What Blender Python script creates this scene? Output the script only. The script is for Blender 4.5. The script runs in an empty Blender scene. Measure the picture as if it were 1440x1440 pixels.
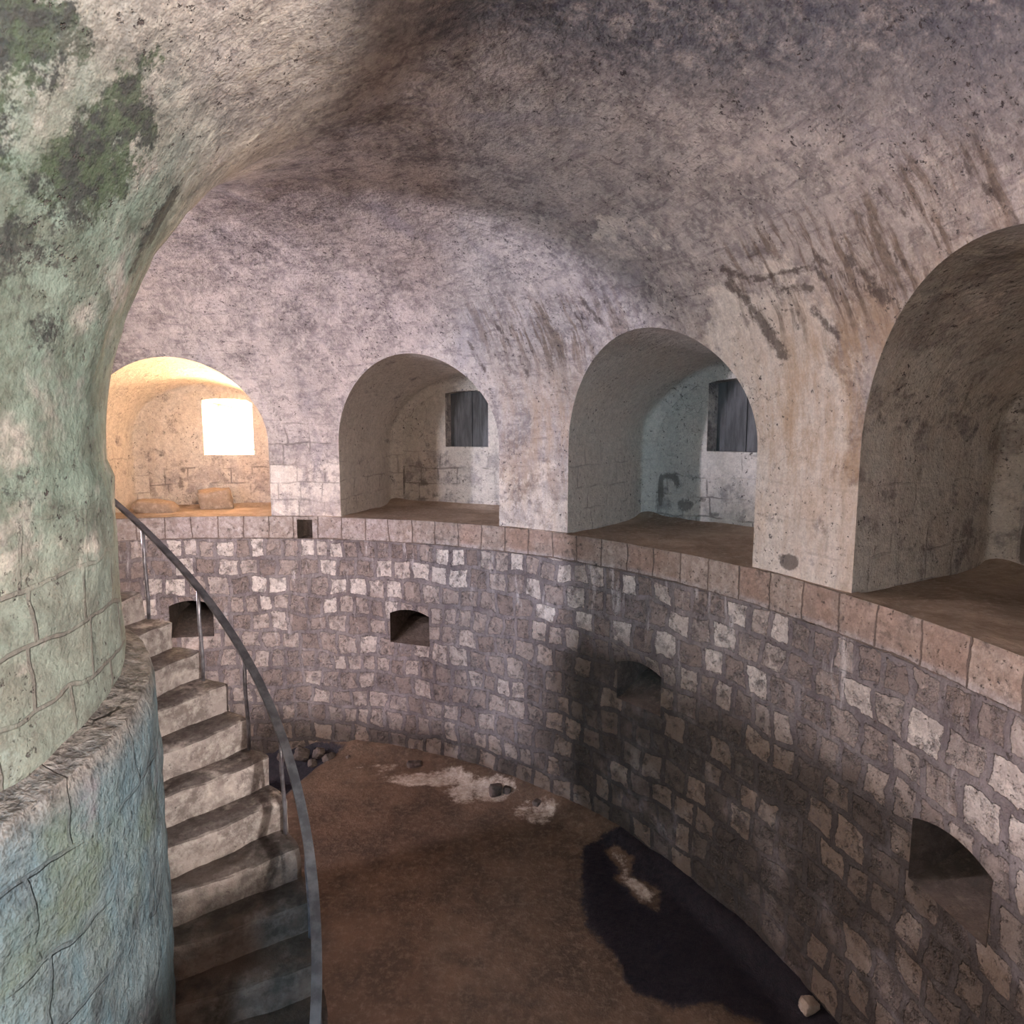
import bpy, math, random
import numpy as np

# ------------------------------------------------------------------ units
# the tower is laid out in "h" (ledge-to-eye height), S metres each
S = 1.3
CX, CY = -3.127, 2.399          # tower axis seen from the eye
ZF = 3.917                      # eye above the pit floor
R = 5.474                       # lower masonry wall
RO, RI = 5.50, 1.39             # upper wall / pillar
RP = 1.525                      # lower pillar drum
ZS, VB = -0.12, 2.04            # vault springing, vault rise
RC, VA = (RO + RI) / 2, (RO - RI) / 2
PER = 31.0
HALF = 10.9                     # half niche angle (deg)
CENT = [-40, -9, 22, 53, 84, 115, 146, 177, 208, 239, 270]
D2R = math.pi / 180
ARISE = 0.99
col = bpy.context.scene.collection
rnd = random.Random(4)

def W(x, y, z):
    return np.stack([np.asarray(x) * S, np.asarray(y) * S, (np.asarray(z) + ZF) * S], -1)

def pol(az, r, z):              # az degrees clockwise from +y
    az = np.asarray(az, float) * D2R
    r = np.asarray(r, float); z = np.asarray(z, float)
    az, r, z = np.broadcast_arrays(az, r, z)
    return W(CX + r * np.sin(az), CY + r * np.cos(az), z)

# ------------------------------------------------------------------ noise
def _hash(ix, iy, iz, seed):
    n = (ix * 374761393 + iy * 668265263 + iz * 2147483647 + seed * 1274126177) & 0xffffffff
    n = ((n ^ (n >> 13)) * 1274126177) & 0xffffffff
    n = ((n ^ (n >> 15)) * 2246822519) & 0xffffffff
    return (n & 0xffffff) / float(0xffffff)

def vnoise(P, seed=0):
    P = np.asarray(P, float)
    i = np.floor(P).astype(np.int64); f = P - i
    f = f * f * (3 - 2 * f)
    out = 0
    for dx in (0, 1):
        for dy in (0, 1):
            for dz in (0, 1):
                w = (f[..., 0] if dx else 1 - f[..., 0]) * (f[..., 1] if dy else 1 - f[..., 1]) * (f[..., 2] if dz else 1 - f[..., 2])
                out = out + w * _hash(i[..., 0] + dx, i[..., 1] + dy, i[..., 2] + dz, seed)
    return out * 2 - 1

def fbm(P, sc, octs=3, seed=0):
    P = np.asarray(P) * sc; o = 0; a = 1; t = 0
    for k in range(octs):
        o = o + a * vnoise(P * (2.03 ** k), seed + k); t += a; a *= .55
    return o / t

# ------------------------------------------------------------------ mesh
def make(name, V, F, mat, parent=None, uv=None, attrs=None, smooth=False, kind=None, mats=None, midx=None):
    V = np.asarray(V, np.float32).reshape(-1, 3)
    me = bpy.data.meshes.new(name)
    if isinstance(F, np.ndarray):
        n = len(F); k = F.shape[1]
        me.vertices.add(len(V)); me.vertices.foreach_set('co', V.ravel())
        me.loops.add(n * k); me.loops.foreach_set('vertex_index', F.astype(np.int32).ravel())
        me.polygons.add(n)
        me.polygons.foreach_set('loop_start', np.arange(0, n * k, k, dtype=np.int32))
        try: me.polygons.foreach_set('loop_total', np.full(n, k, np.int32))
        except Exception: pass
        me.update(calc_edges=True)
    else:
        me.from_pydata([tuple(map(float, v)) for v in V], [], [tuple(map(int, f)) for f in F])
        me.update()
    if uv is not None:
        l = me.uv_layers.new(name='UVMap')
        idx = np.empty(len(me.loops), np.int32); me.loops.foreach_get('vertex_index', idx)
        l.data.foreach_set('uv', np.asarray(uv, np.float32).reshape(-1, 2)[idx].ravel())
    for k, a in (attrs or {}).items():
        at = me.attributes.new(k, 'FLOAT', 'POINT')
        at.data.foreach_set('value', np.asarray(a, np.float32).ravel())
    me.polygons.foreach_set('use_smooth', np.full(len(me.polygons), bool(smooth)))
    for m in (mats or [mat]): me.materials.append(m)
    if midx is not None: me.polygons.foreach_set('material_index', np.asarray(midx, np.int32))
    me.validate()
    o = bpy.data.objects.new(name, me); col.objects.link(o)
    if parent: o.parent = parent
    if kind: o['kind'] = kind
    return o

def gridF(nu, nv, off=0, flip=False):
    i = np.arange(nu - 1)[:, None]; j = np.arange(nv - 1)[None, :]
    a = i * nv + j
    F = np.stack([a, a + nv, a + nv + 1, a + 1], -1).reshape(-1, 4) + off
    return F[:, ::-1] if flip else F

class Acc:                       # several grids gathered into one surface
    def __init__(s): s.V = []; s.F = []; s.U = []; s.A = {}; s.n = 0
    def grid(s, P, U=None, flip=False, **at):
        nu, nv = P.shape[:2]
        s.V.append(P.reshape(-1, 3)); s.F.append(gridF(nu, nv, s.n, flip))
        s.U.append(np.zeros((nu * nv, 2)) if U is None else U.reshape(-1, 2))
        for k, a in at.items(): s.A.setdefault(k, []).append((s.n, np.broadcast_to(a, (nu, nv)).ravel()))
        s.n += nu * nv
    def quads(s, V, F, U=None):
        V = np.asarray(V, float); s.V.append(V); s.F.append(np.asarray(F) + s.n)
        s.U.append(np.zeros((len(V), 2)) if U is None else U); s.n += len(V)
    def out(s, name, mat, **k):
        A = {}
        for key, l in s.A.items():
            a = np.zeros(s.n)
            for st, v in l: a[st:st + len(v)] = v
            A[key] = a
        return make(name, np.concatenate(s.V), np.concatenate(s.F), mat, uv=np.concatenate(s.U), attrs=A, **k)

def tag(o, label=None, cat=None, group=None, kind=None):
    if label: o['label'] = label
    if cat: o['category'] = cat
    if group: o['group'] = group
    if kind: o['kind'] = kind
    return o

def thing(name, loc, label, cat, group=None):
    o = bpy.data.objects.new(name, None); col.objects.link(o)
    o.location = loc; o.empty_display_size = .2
    return tag(o, label, cat, group)

# ------------------------------------------------------------------ node helper
class N:
    def __init__(s, name):
        s.m = bpy.data.materials.new(name); s.m.use_nodes = True
        s.t = s.m.node_tree; s.t.nodes.clear()
        s.o = s.t.nodes.new('ShaderNodeOutputMaterial')
        s.b = s.t.nodes.new('ShaderNodeBsdfPrincipled')
        s.t.links.new(s.b.outputs[0], s.o.inputs[0])
        s.b.inputs['Specular IOR Level'].default_value = .15
        s.b.inputs['Roughness'].default_value = .9
    def set(s, sock, v):
        if isinstance(v, bpy.types.NodeSocket): s.t.links.new(v, sock)
        elif isinstance(v, (tuple, list)) and sock.type == 'RGBA' and len(v) == 3: sock.default_value = (*v, 1)
        else: sock.default_value = v
    def n(s, typ, ins=None, **props):
        x = s.t.nodes.new(typ)
        for k, v in props.items(): setattr(x, k, v)
        for k, v in (ins or {}).items(): s.set(x.inputs[k], v)
        return x
    def obj(s): return s.n('ShaderNodeTexCoord').outputs['Object']
    def uv(s): return s.n('ShaderNodeUVMap').outputs[0]
    def attr(s, name): return s.n('ShaderNodeAttribute', attribute_name=name).outputs['Fac']
    def noise(s, vec, sc, det=4, rough=.55, dist=0, out='Fac'):
        return s.n('ShaderNodeTexNoise', {'Vector': vec, 'Scale': sc, 'Detail': det, 'Roughness': rough, 'Distortion': dist}).outputs[out]
    def vor(s, vec, sc, feature='F1', out='Distance', rand=1):
        return s.n('ShaderNodeTexVoronoi', {'Vector': vec, 'Scale': sc, 'Randomness': rand}, feature=feature).outputs[out]
    def math(s, op, a, b=0, clamp=False):
        return s.n('ShaderNodeMath', {0: a, 1: b}, operation=op, use_clamp=clamp).outputs[0]
    def ramp(s, f, a, b, lo=0., hi=1.):
        return s.n('ShaderNodeMapRange', {'Value': f, 'From Min': a, 'From Max': b, 'To Min': lo, 'To Max': hi}, interpolation_type='SMOOTHSTEP').outputs[0]
    def mix(s, f, a, b, mode='MIX'):
        x = s.n('ShaderNodeMix', data_type='RGBA', blend_type=mode)
        s.set(x.inputs[0], f); s.set(x.inputs[6], a); s.set(x.inputs[7], b)
        return x.outputs[2]
    def map(s, vec, scale=(1, 1, 1), loc=(0, 0, 0)):
        return s.n('ShaderNodeMapping', {'Vector': vec, 'Scale': scale, 'Location': loc}).outputs[0]
    def vadd(s, a, b): return s.n('ShaderNodeVectorMath', {0: a, 1: b}, operation='ADD').outputs[0]
    def vscale(s, a, k): return s.n('ShaderNodeVectorMath', {0: a, 'Scale': k}, operation='SCALE').outputs[0]
    def bump(s, h, dist=.02, strength=1., nrm=None):
        x = s.n('ShaderNodeBump', {'Height': h, 'Distance': dist, 'Strength': strength})
        if nrm: s.set(x.inputs['Normal'], nrm)
        return x.outputs[0]
    def done(s, c, nrm=None, rough=None):
        s.set(s.b.inputs['Base Color'], c)
        if nrm is not None: s.set(s.b.inputs['Normal'], nrm)
        if rough is not None: s.set(s.b.inputs['Roughness'], rough)
        return s.m

def blocks(k, uv, w, h, warp, mortar, seed, soft=.25, off=0., rag=0.):
    """irregular coursed stone: returns (stone mask 0..1, per-stone random)"""
    u3 = k.n('ShaderNodeVectorMath', {0: uv, 1: (seed * 3.7, seed * 1.3, seed)}, operation='ADD').outputs[0]
    wn = k.vscale(k.vadd(k.noise(u3, 3.2 / h * .22, 3, .6, out='Color'), (-.5, -.5, -.5)), warp)
    wn2 = k.vscale(k.vadd(k.noise(u3, 1.6, 2, .5, out='Color'), (-.5, -.5, -.5)), warp * 1.6)
    v = k.vadd(k.vadd(k.vadd(uv, (0, off, 0)), wn), wn2)
    if rag: v = k.vadd(v, k.vscale(k.vadd(k.noise(u3, 15, 3, .7, out='Color'), (-.5, -.5, -.5)), rag))
    br = k.n('ShaderNodeTexBrick', {'Vector': v, 'Color1': (0, 0, 0), 'Color2': (1, 1, 1), 'Mortar': (0, 0, 0),
             'Scale': 1., 'Mortar Size': mortar, 'Mortar Smooth': soft, 'Bias': 0., 'Brick Width': w, 'Row Height': h},
             offset=.5, offset_frequency=2, squash=.8, squash_frequency=3)
    stone = k.math('SUBTRACT', 1., br.outputs['Fac'])
    return stone, br.outputs['Color']

# ------------------------------------------------------------------ materials
def mat_plaster():
    k = N('lime_plaster'); P = k.obj(); uv = k.uv(); mo = k.attr('algae')
    big = k.noise(P, .55, 5, .6); mid = k.noise(P, 2.6, 4, .68); fine = k.noise(P, 13, 3, .7); tiny = k.noise(P, 46, 1, .7)
    c = k.mix(k.ramp(mid, .38, .62), (.20, .172, .172), (.47, .41, .385))
    c = k.mix(k.ramp(big, .4, .62), c, k.mix(.5, c, (.52, .45, .40)))
    c = k.mix(k.ramp(fine, .38, .66, 0, .6), c, (.62, .55, .49))
    c = k.mix(k.ramp(k.noise(P, 6.5, 4, .75, .4), .52, .64, 0, .55), c, (.15, .125, .125))
    c = k.mix(k.ramp(k.noise(P, 1.1, 4, .6, .6), .52, .72, 0, .55), c, (.26, .24, .27))
    # stretched trowel marks following the courses of the vault
    tr = k.noise(k.map(uv, (1.2, 7, 1)), 2.2, 5, .7)
    c = k.mix(k.ramp(tr, .52, .66, 0, .55), c, (.17, .145, .15))
    # whitewash
    wh = k.attr('white')
    ww = k.ramp(k.math('ADD', k.noise(P, 3.1, 5, .72), k.math('MULTIPLY', wh, .42)), .62, .74)
    c = k.mix(k.math('MULTIPLY', ww, .8), c, k.mix(k.ramp(fine, .3, .7), (.66, .59, .51), (.84, .76, .67)))
    # ochre tint on the piers
    oc = k.attr('ochre')
    oo = k.math('MULTIPLY', oc, k.ramp(k.noise(k.map(uv, (3, .8, 1)), 1.6, 6, .7), .34, .66), True)
    c = k.mix(k.math('MULTIPLY', oo, .75), c, (.42, .27, .15))
    # brown streaks running down the haunch
    st = k.attr('streak')
    sn = k.noise(k.map(k.vadd(uv, k.vscale(k.noise(P, 2.2, 3, .6, out='Color'), .12)), (6.5, .8, 1)), 1.3, 6, .66)
    sm = k.math('MULTIPLY', st, k.ramp(sn, .46, .60), True)
    c = k.mix(k.math('MULTIPLY', sm, .8), c, k.mix(k.ramp(fine, .3, .7), (.11, .075, .055), (.23, .165, .12)))
    # soot / damp marks with a shape of their own
    ma = k.attr('mark')
    mm = k.ramp(k.math('ADD', ma, k.math('MULTIPLY', k.math('SUBTRACT', k.noise(P, 7, 5, .78), .5), 2.2)), .5, .95)
    c = k.mix(k.math('MULTIPLY', mm, .8), c, (.085, .062, .052))
    # mottled blue-grey darkening of the upper vault and niche tops
    gr = k.attr('grey')
    gm = k.math('MULTIPLY', gr, k.ramp(k.noise(P, 3.4, 5, .76), .30, .52), True)
    c = k.mix(k.math('MULTIPLY', gm, .9), c, k.mix(k.ramp(fine, .35, .65), (.085, .085, .105), (.17, .165, .175)))
    # algae and moss
    am = k.math('MULTIPLY', mo, k.ramp(k.noise(P, 1.6, 4, .72), .26, .50), True)
    c = k.mix(k.math('MULTIPLY', am, .85), c, k.mix(k.ramp(k.noise(P, 4, 5, .7), .35, .65), (.085, .115, .085), (.20, .275, .225)))
    ms = k.attr('moss')
    bm = k.ramp(k.math('ADD', ms, k.math('MULTIPLY', k.math('SUBTRACT', k.noise(P, 3.4, 5, .85), .5), 3.2)), .42, .8)
    c = k.mix(k.math('MULTIPLY', bm, .92), c, k.mix(k.ramp(k.noise(P, 9, 4, .7), .4, .62), (.038, .040, .040), k.mix(k.ramp(k.noise(P, 1.5, 2), .45, .6), (.085, .085, .075), (.070, .095, .058))))
    # coursed stones showing through where the plaster is thin
    bl = k.attr('courses')
    stn, rr = blocks(k, uv, .46, .30, .09, .014, 2, .4)
    joint = k.math('MULTIPLY', k.math('SUBTRACT', 1., stn), bl, True)
    jm = k.math('MULTIPLY', joint, k.ramp(k.math('ADD', k.noise(P, 1.7, 4, .6), k.math('MULTIPLY', mo, .08)), .45, .62))
    c = k.mix(k.math('MULTIPLY', jm, .75), c, (.09, .075, .07))
    c = k.mix(k.math('MULTIPLY', bl, .3), c, k.mix(.5, c, k.mix(rr, (.72, .62, .55), (.40, .33, .32))))
    # pits
    pit = k.ramp(k.noise(P, 19, 3, .78), .60, .68)
    patch = k.ramp(k.noise(P, 1.8, 3, .6), .40, .58)
    pp = k.math('MULTIPLY', pit, k.math('MULTIPLY', patch, .95))
    c = k.mix(pp, c, (.07, .055, .055))
    crack = k.ramp(k.vor(k.vadd(P, k.vscale(k.noise(P, 3, 4, .6, out='Color'), .5)), 1.7, 'DISTANCE_TO_EDGE'), .0, .012, 1, 0)
    ck = k.math('MULTIPLY', crack, k.ramp(k.noise(P, .9, 2), .55, .68))
    c = k.mix(k.math('MULTIPLY', ck, .6), c, (.10, .08, .08))
    c = k.mix(k.ramp(tiny, .3, .7, 0, .35), c, k.mix(.5, c, (.12, .10, .10)))
    h = k.math('ADD', k.math('MULTIPLY', mid, 1.3), k.math('ADD', k.math('MULTIPLY', fine, .8), k.math('MULTIPLY', tiny, .22)))
    h = k.math('SUBTRACT', h, k.math('ADD', k.math('MULTIPLY', pp, .35), k.math('MULTIPLY', jm, .5)))
    h = k.math('ADD', h, k.math('MULTIPLY', tr, .25))
    return k.done(c, k.bump(h, .032, .8))

def mat_masonry():
    k = N('coursed_rubble_masonry'); P = k.obj(); uv = k.uv()
    fine = k.noise(P, 12, 3, .7); mid = k.noise(P, 2.4, 5, .65); tiny = k.noise(P, 42, 1, .7); big = k.noise(P, .6, 4, .55)
    # big squared stones in the cap course, small ones beneath
    stn, rr = blocks(k, uv, .325, .305, .13, .036, 1, .45, .129, .05)
    cap, cr = blocks(k, uv, .40, .36, .03, .010, 5, .4, .214, .025)
    # some stones are smeared over with mortar, some are narrowed by it
    smear = k.ramp(k.noise(P, 3.2, 5, .7), .50, .66)
    edge = k.ramp(k.noise(P, 7.5, 4, .7), .30, .50, .25, 1)
    stone = k.math('MULTIPLY', k.math('MULTIPLY', k.ramp(stn, .5, .9), edge), k.math('SUBTRACT', 1., k.math('MULTIPLY', k.math('MULTIPLY', smear, k.ramp(rr, .7, .3)), .8)), True)
    mort = k.mix(k.ramp(mid, .35, .65), (.15, .122, .122), (.27, .23, .225))
    mort = k.mix(k.ramp(fine, .4, .7, 0, .5), mort, (.25, .21, .19))
    mort = k.mix(k.ramp(k.noise(k.map(uv, (5, 1.2, 1)), 1.7, 5, .7), .45, .62, 0, .45), mort, (.10, .08, .078))
    pale = k.math('MULTIPLY', k.attr('pale'), .5)
    face = k.mix(k.ramp(k.math('ADD', rr, k.math('MULTIPLY', k.noise(P, 1.9, 3, .6), .5)), .15, 1.3), (.235, .18, .155), (.54, .455, .395))
    face = k.mix(k.ramp(k.math('ADD', rr, pale), .92, 1.3), face, (.70, .62, .55))
    face = k.mix(k.ramp(fine, .32, .7), k.mix(.5, face, (.20, .15, .13)), face)
    c = k.mix(stone, mort, face)
    # weathered wash running down, stronger in the painted light band
    wash = k.ramp(k.noise(k.map(uv, (3.2, .55, 1)), 1.5, 5, .65), .56, .70)
    c = k.mix(k.math('MULTIPLY', wash, k.math('ADD', .15, k.math('MULTIPLY', k.attr('pale'), .7))), c, (.62, .56, .53))
    # painted cast shade together with a damp brown film, green at the foot
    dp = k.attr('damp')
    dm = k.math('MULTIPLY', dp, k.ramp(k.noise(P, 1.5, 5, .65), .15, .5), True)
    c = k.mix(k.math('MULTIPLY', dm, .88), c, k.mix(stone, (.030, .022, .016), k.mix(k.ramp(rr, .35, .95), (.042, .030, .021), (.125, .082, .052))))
    ct = k.attr('cap')
    capc = k.mix(cr, (.40, .26, .20), (.56, .45, .37))
    capc = k.mix(k.ramp(mid, .4, .7), capc, (.36, .24, .175))
    capc = k.mix(k.ramp(pale, .0, .25, 0, .75), capc, (.47, .42, .41))
    capc = k.mix(k.ramp(k.noise(P, 1.1, 3, .6), .42, .6, 0, .6), capc, (.42, .36, .31))
    capc = k.mix(cap, (.16, .12, .10), capc)
    capc = k.mix(k.ramp(fine, .35, .7), k.mix(.6, capc, (.2, .14, .11)), capc)
    c = k.mix(ct, c, capc)
    pit = k.math('MULTIPLY', k.ramp(k.noise(P, 22, 3, .75), .62, .7), .7)
    c = k.mix(pit, c, (.06, .045, .04))
    c = k.mix(k.ramp(k.noise(P, 5.5, 5, .75), .54, .66, 0, .6), c, (.10, .08, .072))
    c = k.mix(k.ramp(tiny, .3, .7, 0, .3), c, k.mix(.5, c, (.10, .08, .07)))
    relief = k.mix(ct, stone, cap)
    h = k.math('ADD', k.math('MULTIPLY', relief, .75), k.math('ADD', k.math('MULTIPLY', fine, .5), k.math('MULTIPLY', tiny, .14)))
    h = k.math('ADD', h, k.math('MULTIPLY', mid, .5)); h = k.math('SUBTRACT', h, k.math('MULTIPLY', pit, .3))
    return k.done(c, k.bump(h, .045, .95))

def mat_drum():
    k = N('pillar_drum_render'); P = k.obj(); uv = k.uv()
    big = k.noise(P, .8, 4, .6); mid = k.noise(P, 2.8, 4, .68); fine = k.noise(P, 13, 3, .7); tiny = k.noise(P, 44, 1, .7)
    run = k.noise(k.map(uv, (4.2, .45, 1)), 1.8, 6, .68)
    c = k.mix(k.ramp(mid, .34, .66), (.085, .10, .11), (.19, .24, .26))
    c = k.mix(k.ramp(run, .42, .62, 0, .7), c, (.14, .22, .26))
    c = k.mix(k.ramp(run, .60, .72, 0, .6), c, (.17, .17, .18))
    c = k.mix(k.ramp(big, .5, .66, 0, .7), c, (.15, .18, .12))
    c = k.mix(k.ramp(k.noise(P, 1.5, 4, .6), .58, .68, 0, .8), c, (.26, .24, .27))
    c = k.mix(k.ramp(fine, .4, .7, 0, .4), c, (.24, .29, .30))
    stn, rr = blocks(k, uv, .55, .42, .16, .016, 7, .5)
    j = k.math('MULTIPLY', k.math('SUBTRACT', 1., stn), k.ramp(k.noise(P, 1.3, 4), .42, .58))
    c = k.mix(k.math('MULTIPLY', j, .5), c, (.10, .11, .12))
    top = k.math('MULTIPLY', k.attr('dust'), 1., True)
    c = k.mix(k.math('MULTIPLY', top, .9), c, k.mix(k.ramp(fine, .35, .65), (.12, .10, .09), (.30, .26, .235)))
    pit = k.math('MULTIPLY', k.ramp(k.noise(P, 20, 3, .75), .62, .7), .7)
    c = k.mix(pit, c, (.05, .055, .065))
    h = k.math('ADD', k.math('MULTIPLY', mid, 1.2), k.math('ADD', k.math('MULTIPLY', fine, .8), k.math('MULTIPLY', tiny, .2)))
    h = k.math('ADD', h, k.math('SUBTRACT', k.math('MULTIPLY', run, .5), k.math('MULTIPLY', j, .4)))
    return k.done(c, k.bump(h, .06, .9))

def mat_earth(name, a, b, pale, extra=False):
    k = N(name); P = k.obj()
    big = k.noise(P, .5, 4, .6); mid = k.noise(P, 2.2, 4, .66); fine = k.noise(P, 14, 4, .72); tiny = k.noise(P, 60, 3, .7)
    c = k.mix(k.ramp(mid, .33, .67), a, b)
    c = k.mix(k.ramp(big, .42, .6, 0, .55), c, k.mix(.5, a, (.05, .03, .02)))
    c = k.mix(k.ramp(fine, .45, .72, 0, .5), c, pale)
    r = .9
    if extra:
        du = k.ramp(k.math('ADD', k.attr('dust'), k.math('MULTIPLY', k.math('SUBTRACT', k.noise(P, 3.4, 5, .75), .5), 1.6)), .45, .8)
        c = k.mix(k.math('MULTIPLY', du, .8), c, k.mix(k.ramp(fine, .3, .7), (.40, .31, .24), (.66, .56, .47)))
        wet = k.ramp(k.math('ADD', k.attr('wet'), k.math('MULTIPLY', k.math('SUBTRACT', k.noise(P, 4.2, 4, .75), .5), .9)), .38, .60)
        c = k.mix(wet, c, k.mix(k.ramp(fine, .3, .7), (.012, .010, .014), (.026, .021, .024)))
        r = k.math('SUBTRACT', .92, k.math('MULTIPLY', wet, .37))
    c = k.mix(k.ramp(k.noise(P, 26, 3, .75), .64, .72, 0, .6), c, (.06, .04, .03))
    h = k.math('ADD', k.math('MULTIPLY', mid, 1.), k.math('ADD', k.math('MULTIPLY', fine, .5), k.math('MULTIPLY', tiny, .2)))
    return k.done(c, k.bump(h, .045, .8), r)

def mat_step():
    k = N('worn_limestone_steps'); P = k.obj()
    mid = k.noise(P, 2.6, 4, .66); fine = k.noise(P, 13, 4, .72); tiny = k.noise(P, 50, 3, .7)
    c = k.mix(k.ramp(mid, .36, .64), (.22, .18, .165), (.46, .39, .36))
    c = k.mix(k.ramp(fine, .4, .7, 0, .6), c, (.68, .61, .56))
    c = k.mix(k.ramp(k.noise(P, 1.3, 4, .6), .55, .68, 0, .6), c, (.33, .27, .26))
    g = k.n('ShaderNodeNewGeometry'); sp = k.n('ShaderNodeSeparateXYZ', {0: g.outputs['Normal']})
    up = k.ramp(sp.outputs[2], .55, .9)
    tread_dark = k.math('MULTIPLY', up, k.ramp(k.noise(P, 3.1, 4, .7), .30, .50))  # patchy darkening of the upward faces
    c = k.mix(k.math('MULTIPLY', tread_dark, .9), c, k.mix(k.ramp(fine, .3, .7), (.055, .045, .043), (.14, .115, .11)))
    c = k.mix(k.ramp(k.noise(P, 5.5, 5, .75, .5), .52, .64, 0, .6), c, (.14, .11, .105))
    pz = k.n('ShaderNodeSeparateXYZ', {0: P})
    damp = k.math('MULTIPLY', k.ramp(k.math('ADD', pz.outputs[2], k.noise(P, 1.8, 4, .7)), 1.95, 2.75, 1, 0), .8)  # painted shade over the damp stain, deepening towards the lower steps
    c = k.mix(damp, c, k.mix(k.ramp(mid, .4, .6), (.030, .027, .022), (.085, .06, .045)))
    c = k.mix(k.ramp(k.noise(P, 24, 3, .75), .63, .71, 0, .7), c, (.07, .05, .05))
    h = k.math('ADD', k.math('MULTIPLY', mid, .9), k.math('ADD', k.math('MULTIPLY', fine, .6), k.math('MULTIPLY', tiny, .2)))
    return k.done(c, k.bump(h, .045, .8))

def mat_metal(name, a, b, met=.6, rough=.45):
    k = N(name); P = k.obj()
    n = k.noise(P, 9, 4, .6)
    k.b.inputs['Metallic'].default_value = met
    k.b.inputs['Specular IOR Level'].default_value = .5
    return k.done(k.mix(k.ramp(n, .35, .65), a, b), None, rough)

def mat_shutter():
    k = N('slate_grey_shutter'); P = k.obj()
    n = k.noise(k.map(P, (6, 6, 1)), 2, 5, .65)
    c = k.mix(k.ramp(n, .35, .65), (.085, .082, .08), (.15, .145, .145))
    return k.done(c, k.bump(n, .01, .6), .7)

M_PL = mat_plaster(); M_MA = mat_masonry(); M_DR = mat_drum()
M_FL = mat_earth('earth_floor', (.080, .052, .036), (.150, .092, .060), (.22, .155, .11), True)
M_LE = mat_earth('dusty_ledge_soil', (.33, .245, .185), (.50, .385, .30), (.62, .50, .41))
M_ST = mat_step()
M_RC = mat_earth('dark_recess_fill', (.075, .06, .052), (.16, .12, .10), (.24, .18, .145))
M_RAIL = mat_metal('galvanised_steel', (.12, .12, .13), (.22, .22, .235), .8, .4)
M_ROD = mat_metal('rusted_steel_rod', (.20, .18, .19), (.40, .38, .42), .7, .4)
M_SH = mat_shutter()
M_OUT = mat_metal('outer_masonry', (.2, .18, .16), (.25, .22, .2), 0, .9)

# ------------------------------------------------------------------ vault profile
def rv(z):                       # radius of the outer haunch at height z
    z = np.asarray(z, float); q = np.clip((z - ZS) / VB, 0, 1)
    return np.where(z > ZS, RC + VA * np.sqrt(1 - q * q), RO)

def phi_of_z(z): return np.arcsin(np.clip((np.asarray(z) - ZS) / VB, 0, 1))
def arch_z(th):                  # th: offset / half angle -1..1
    return ZS + ARISE * np.sqrt(np.clip(1 - np.asarray(th) ** 2, 0, 1))

def blob(az, s, pts):            # distance field blobs in (az*R, profile) space, h units
    o = np.zeros(np.broadcast(az, s).shape)
    for a, ss, ra, rs, w in pts:
        d = ((az - a) / ra) ** 2 + ((s - ss) / rs) ** 2
        o = np.maximum(o, w * np.clip(1.25 - d, 0, 1))
    return o

def strokes(az, ph, segs):       # (az0, ph0, az1, ph1, half width in h)
    o = np.zeros(az.shape)
    kx = 5.1 * D2R; ky = VB * D2R
    x = az * kx; y = ph * ky
    for a0, p0, a1, p1, w in segs:
        ax, ay, bx, by = a0 * kx, p0 * ky, a1 * kx, p1 * ky
        dx, dy = bx - ax, by - ay; L = dx * dx + dy * dy + 1e-9
        t = np.clip(((x - ax) * dx + (y - ay) * dy) / L, 0, 1)
        d = np.hypot(x - ax - t * dx, y - ay - t * dy)
        o = np.maximum(o, np.clip(1.2 - .6 * d / w, 0, 1))
    return o

MARKS = [(64.2, 37.5, 66.3, 33.8, .030), (66.3, 33.8, 72.2, 32.9, .022), (68.4, 30.6, 71.2, 29.4, .026), (64.2, 34.2, 65.6, 27, .045),
         (65.3, 27.5, 66.9, 18.8, .05), (68.2, 26.4, 69.3, 26, .02), (69.0, 26, 68.9, 22.5, .012), (70.6, 25.4, 72.0, 20.5, .035),
         (66.8, 37.6, 68, 38, .015), (72.2, 32.9, 72.6, 30, .02)]
STREAKS = [(84.0, 39, 85.8, 26, .022), (78.8, 40.5, 81.2, 28, .020), (80.2, 38, 82.0, 29, .012), (47.6, 39, 48.8, 31, .035), (35.5, 36, 36.5, 29, .03),
           (37, 26, 37.8, 20, .03), (45.6, 38, 46.5, 32, .02), (31, 31, 32.4, 20, .03), (75, 33, 76.4, 24, .04), (33.4, 33, 34.4, 24, .018),
           (50.2, 37, 51, 31.5, .015), (72.5, 35, 75.6, 26, .025), (76.6, 36, 78.6, 27.5, .015)]
MOSS = [(90, 149, 9, 9, .75), (72, 150, 4, 7, .8), (101, 143, 6, 6, .5), (100, 160, 7, 6, .6), (88, 148, 7, 7, .6), (96, 158, 7, 6, .55), (104, 152, 6, 6, .55), (92, 140, 7, 4, .35), (104, 141, 5, 5, 1.0), (102, 146, 3, 3, .6), (91, 145, 5, 6, .95), (92.5, 150, 6, 5, .95), (96.5, 155, 5, 4, .7), (98, 158, 4, 4, .8),
        (72, 149, 3.5, 5, .55), (71, 155, 3.5, 5, .62), (72, 146, 2, 2.5, .5), (86, 163, 4, 5, .45), (90, 167, 4, 4, .42), (86, 145, 4, 4, .7),
        (98, 147, 2, 2, .5), (105, 151, 3, 3, .5), (80, 142, 3, 3, .35)]

def smooth(x, a, b):
    t = np.clip((x - a) / (b - a), 0, 1); return t * t * (3 - 2 * t)

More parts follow.
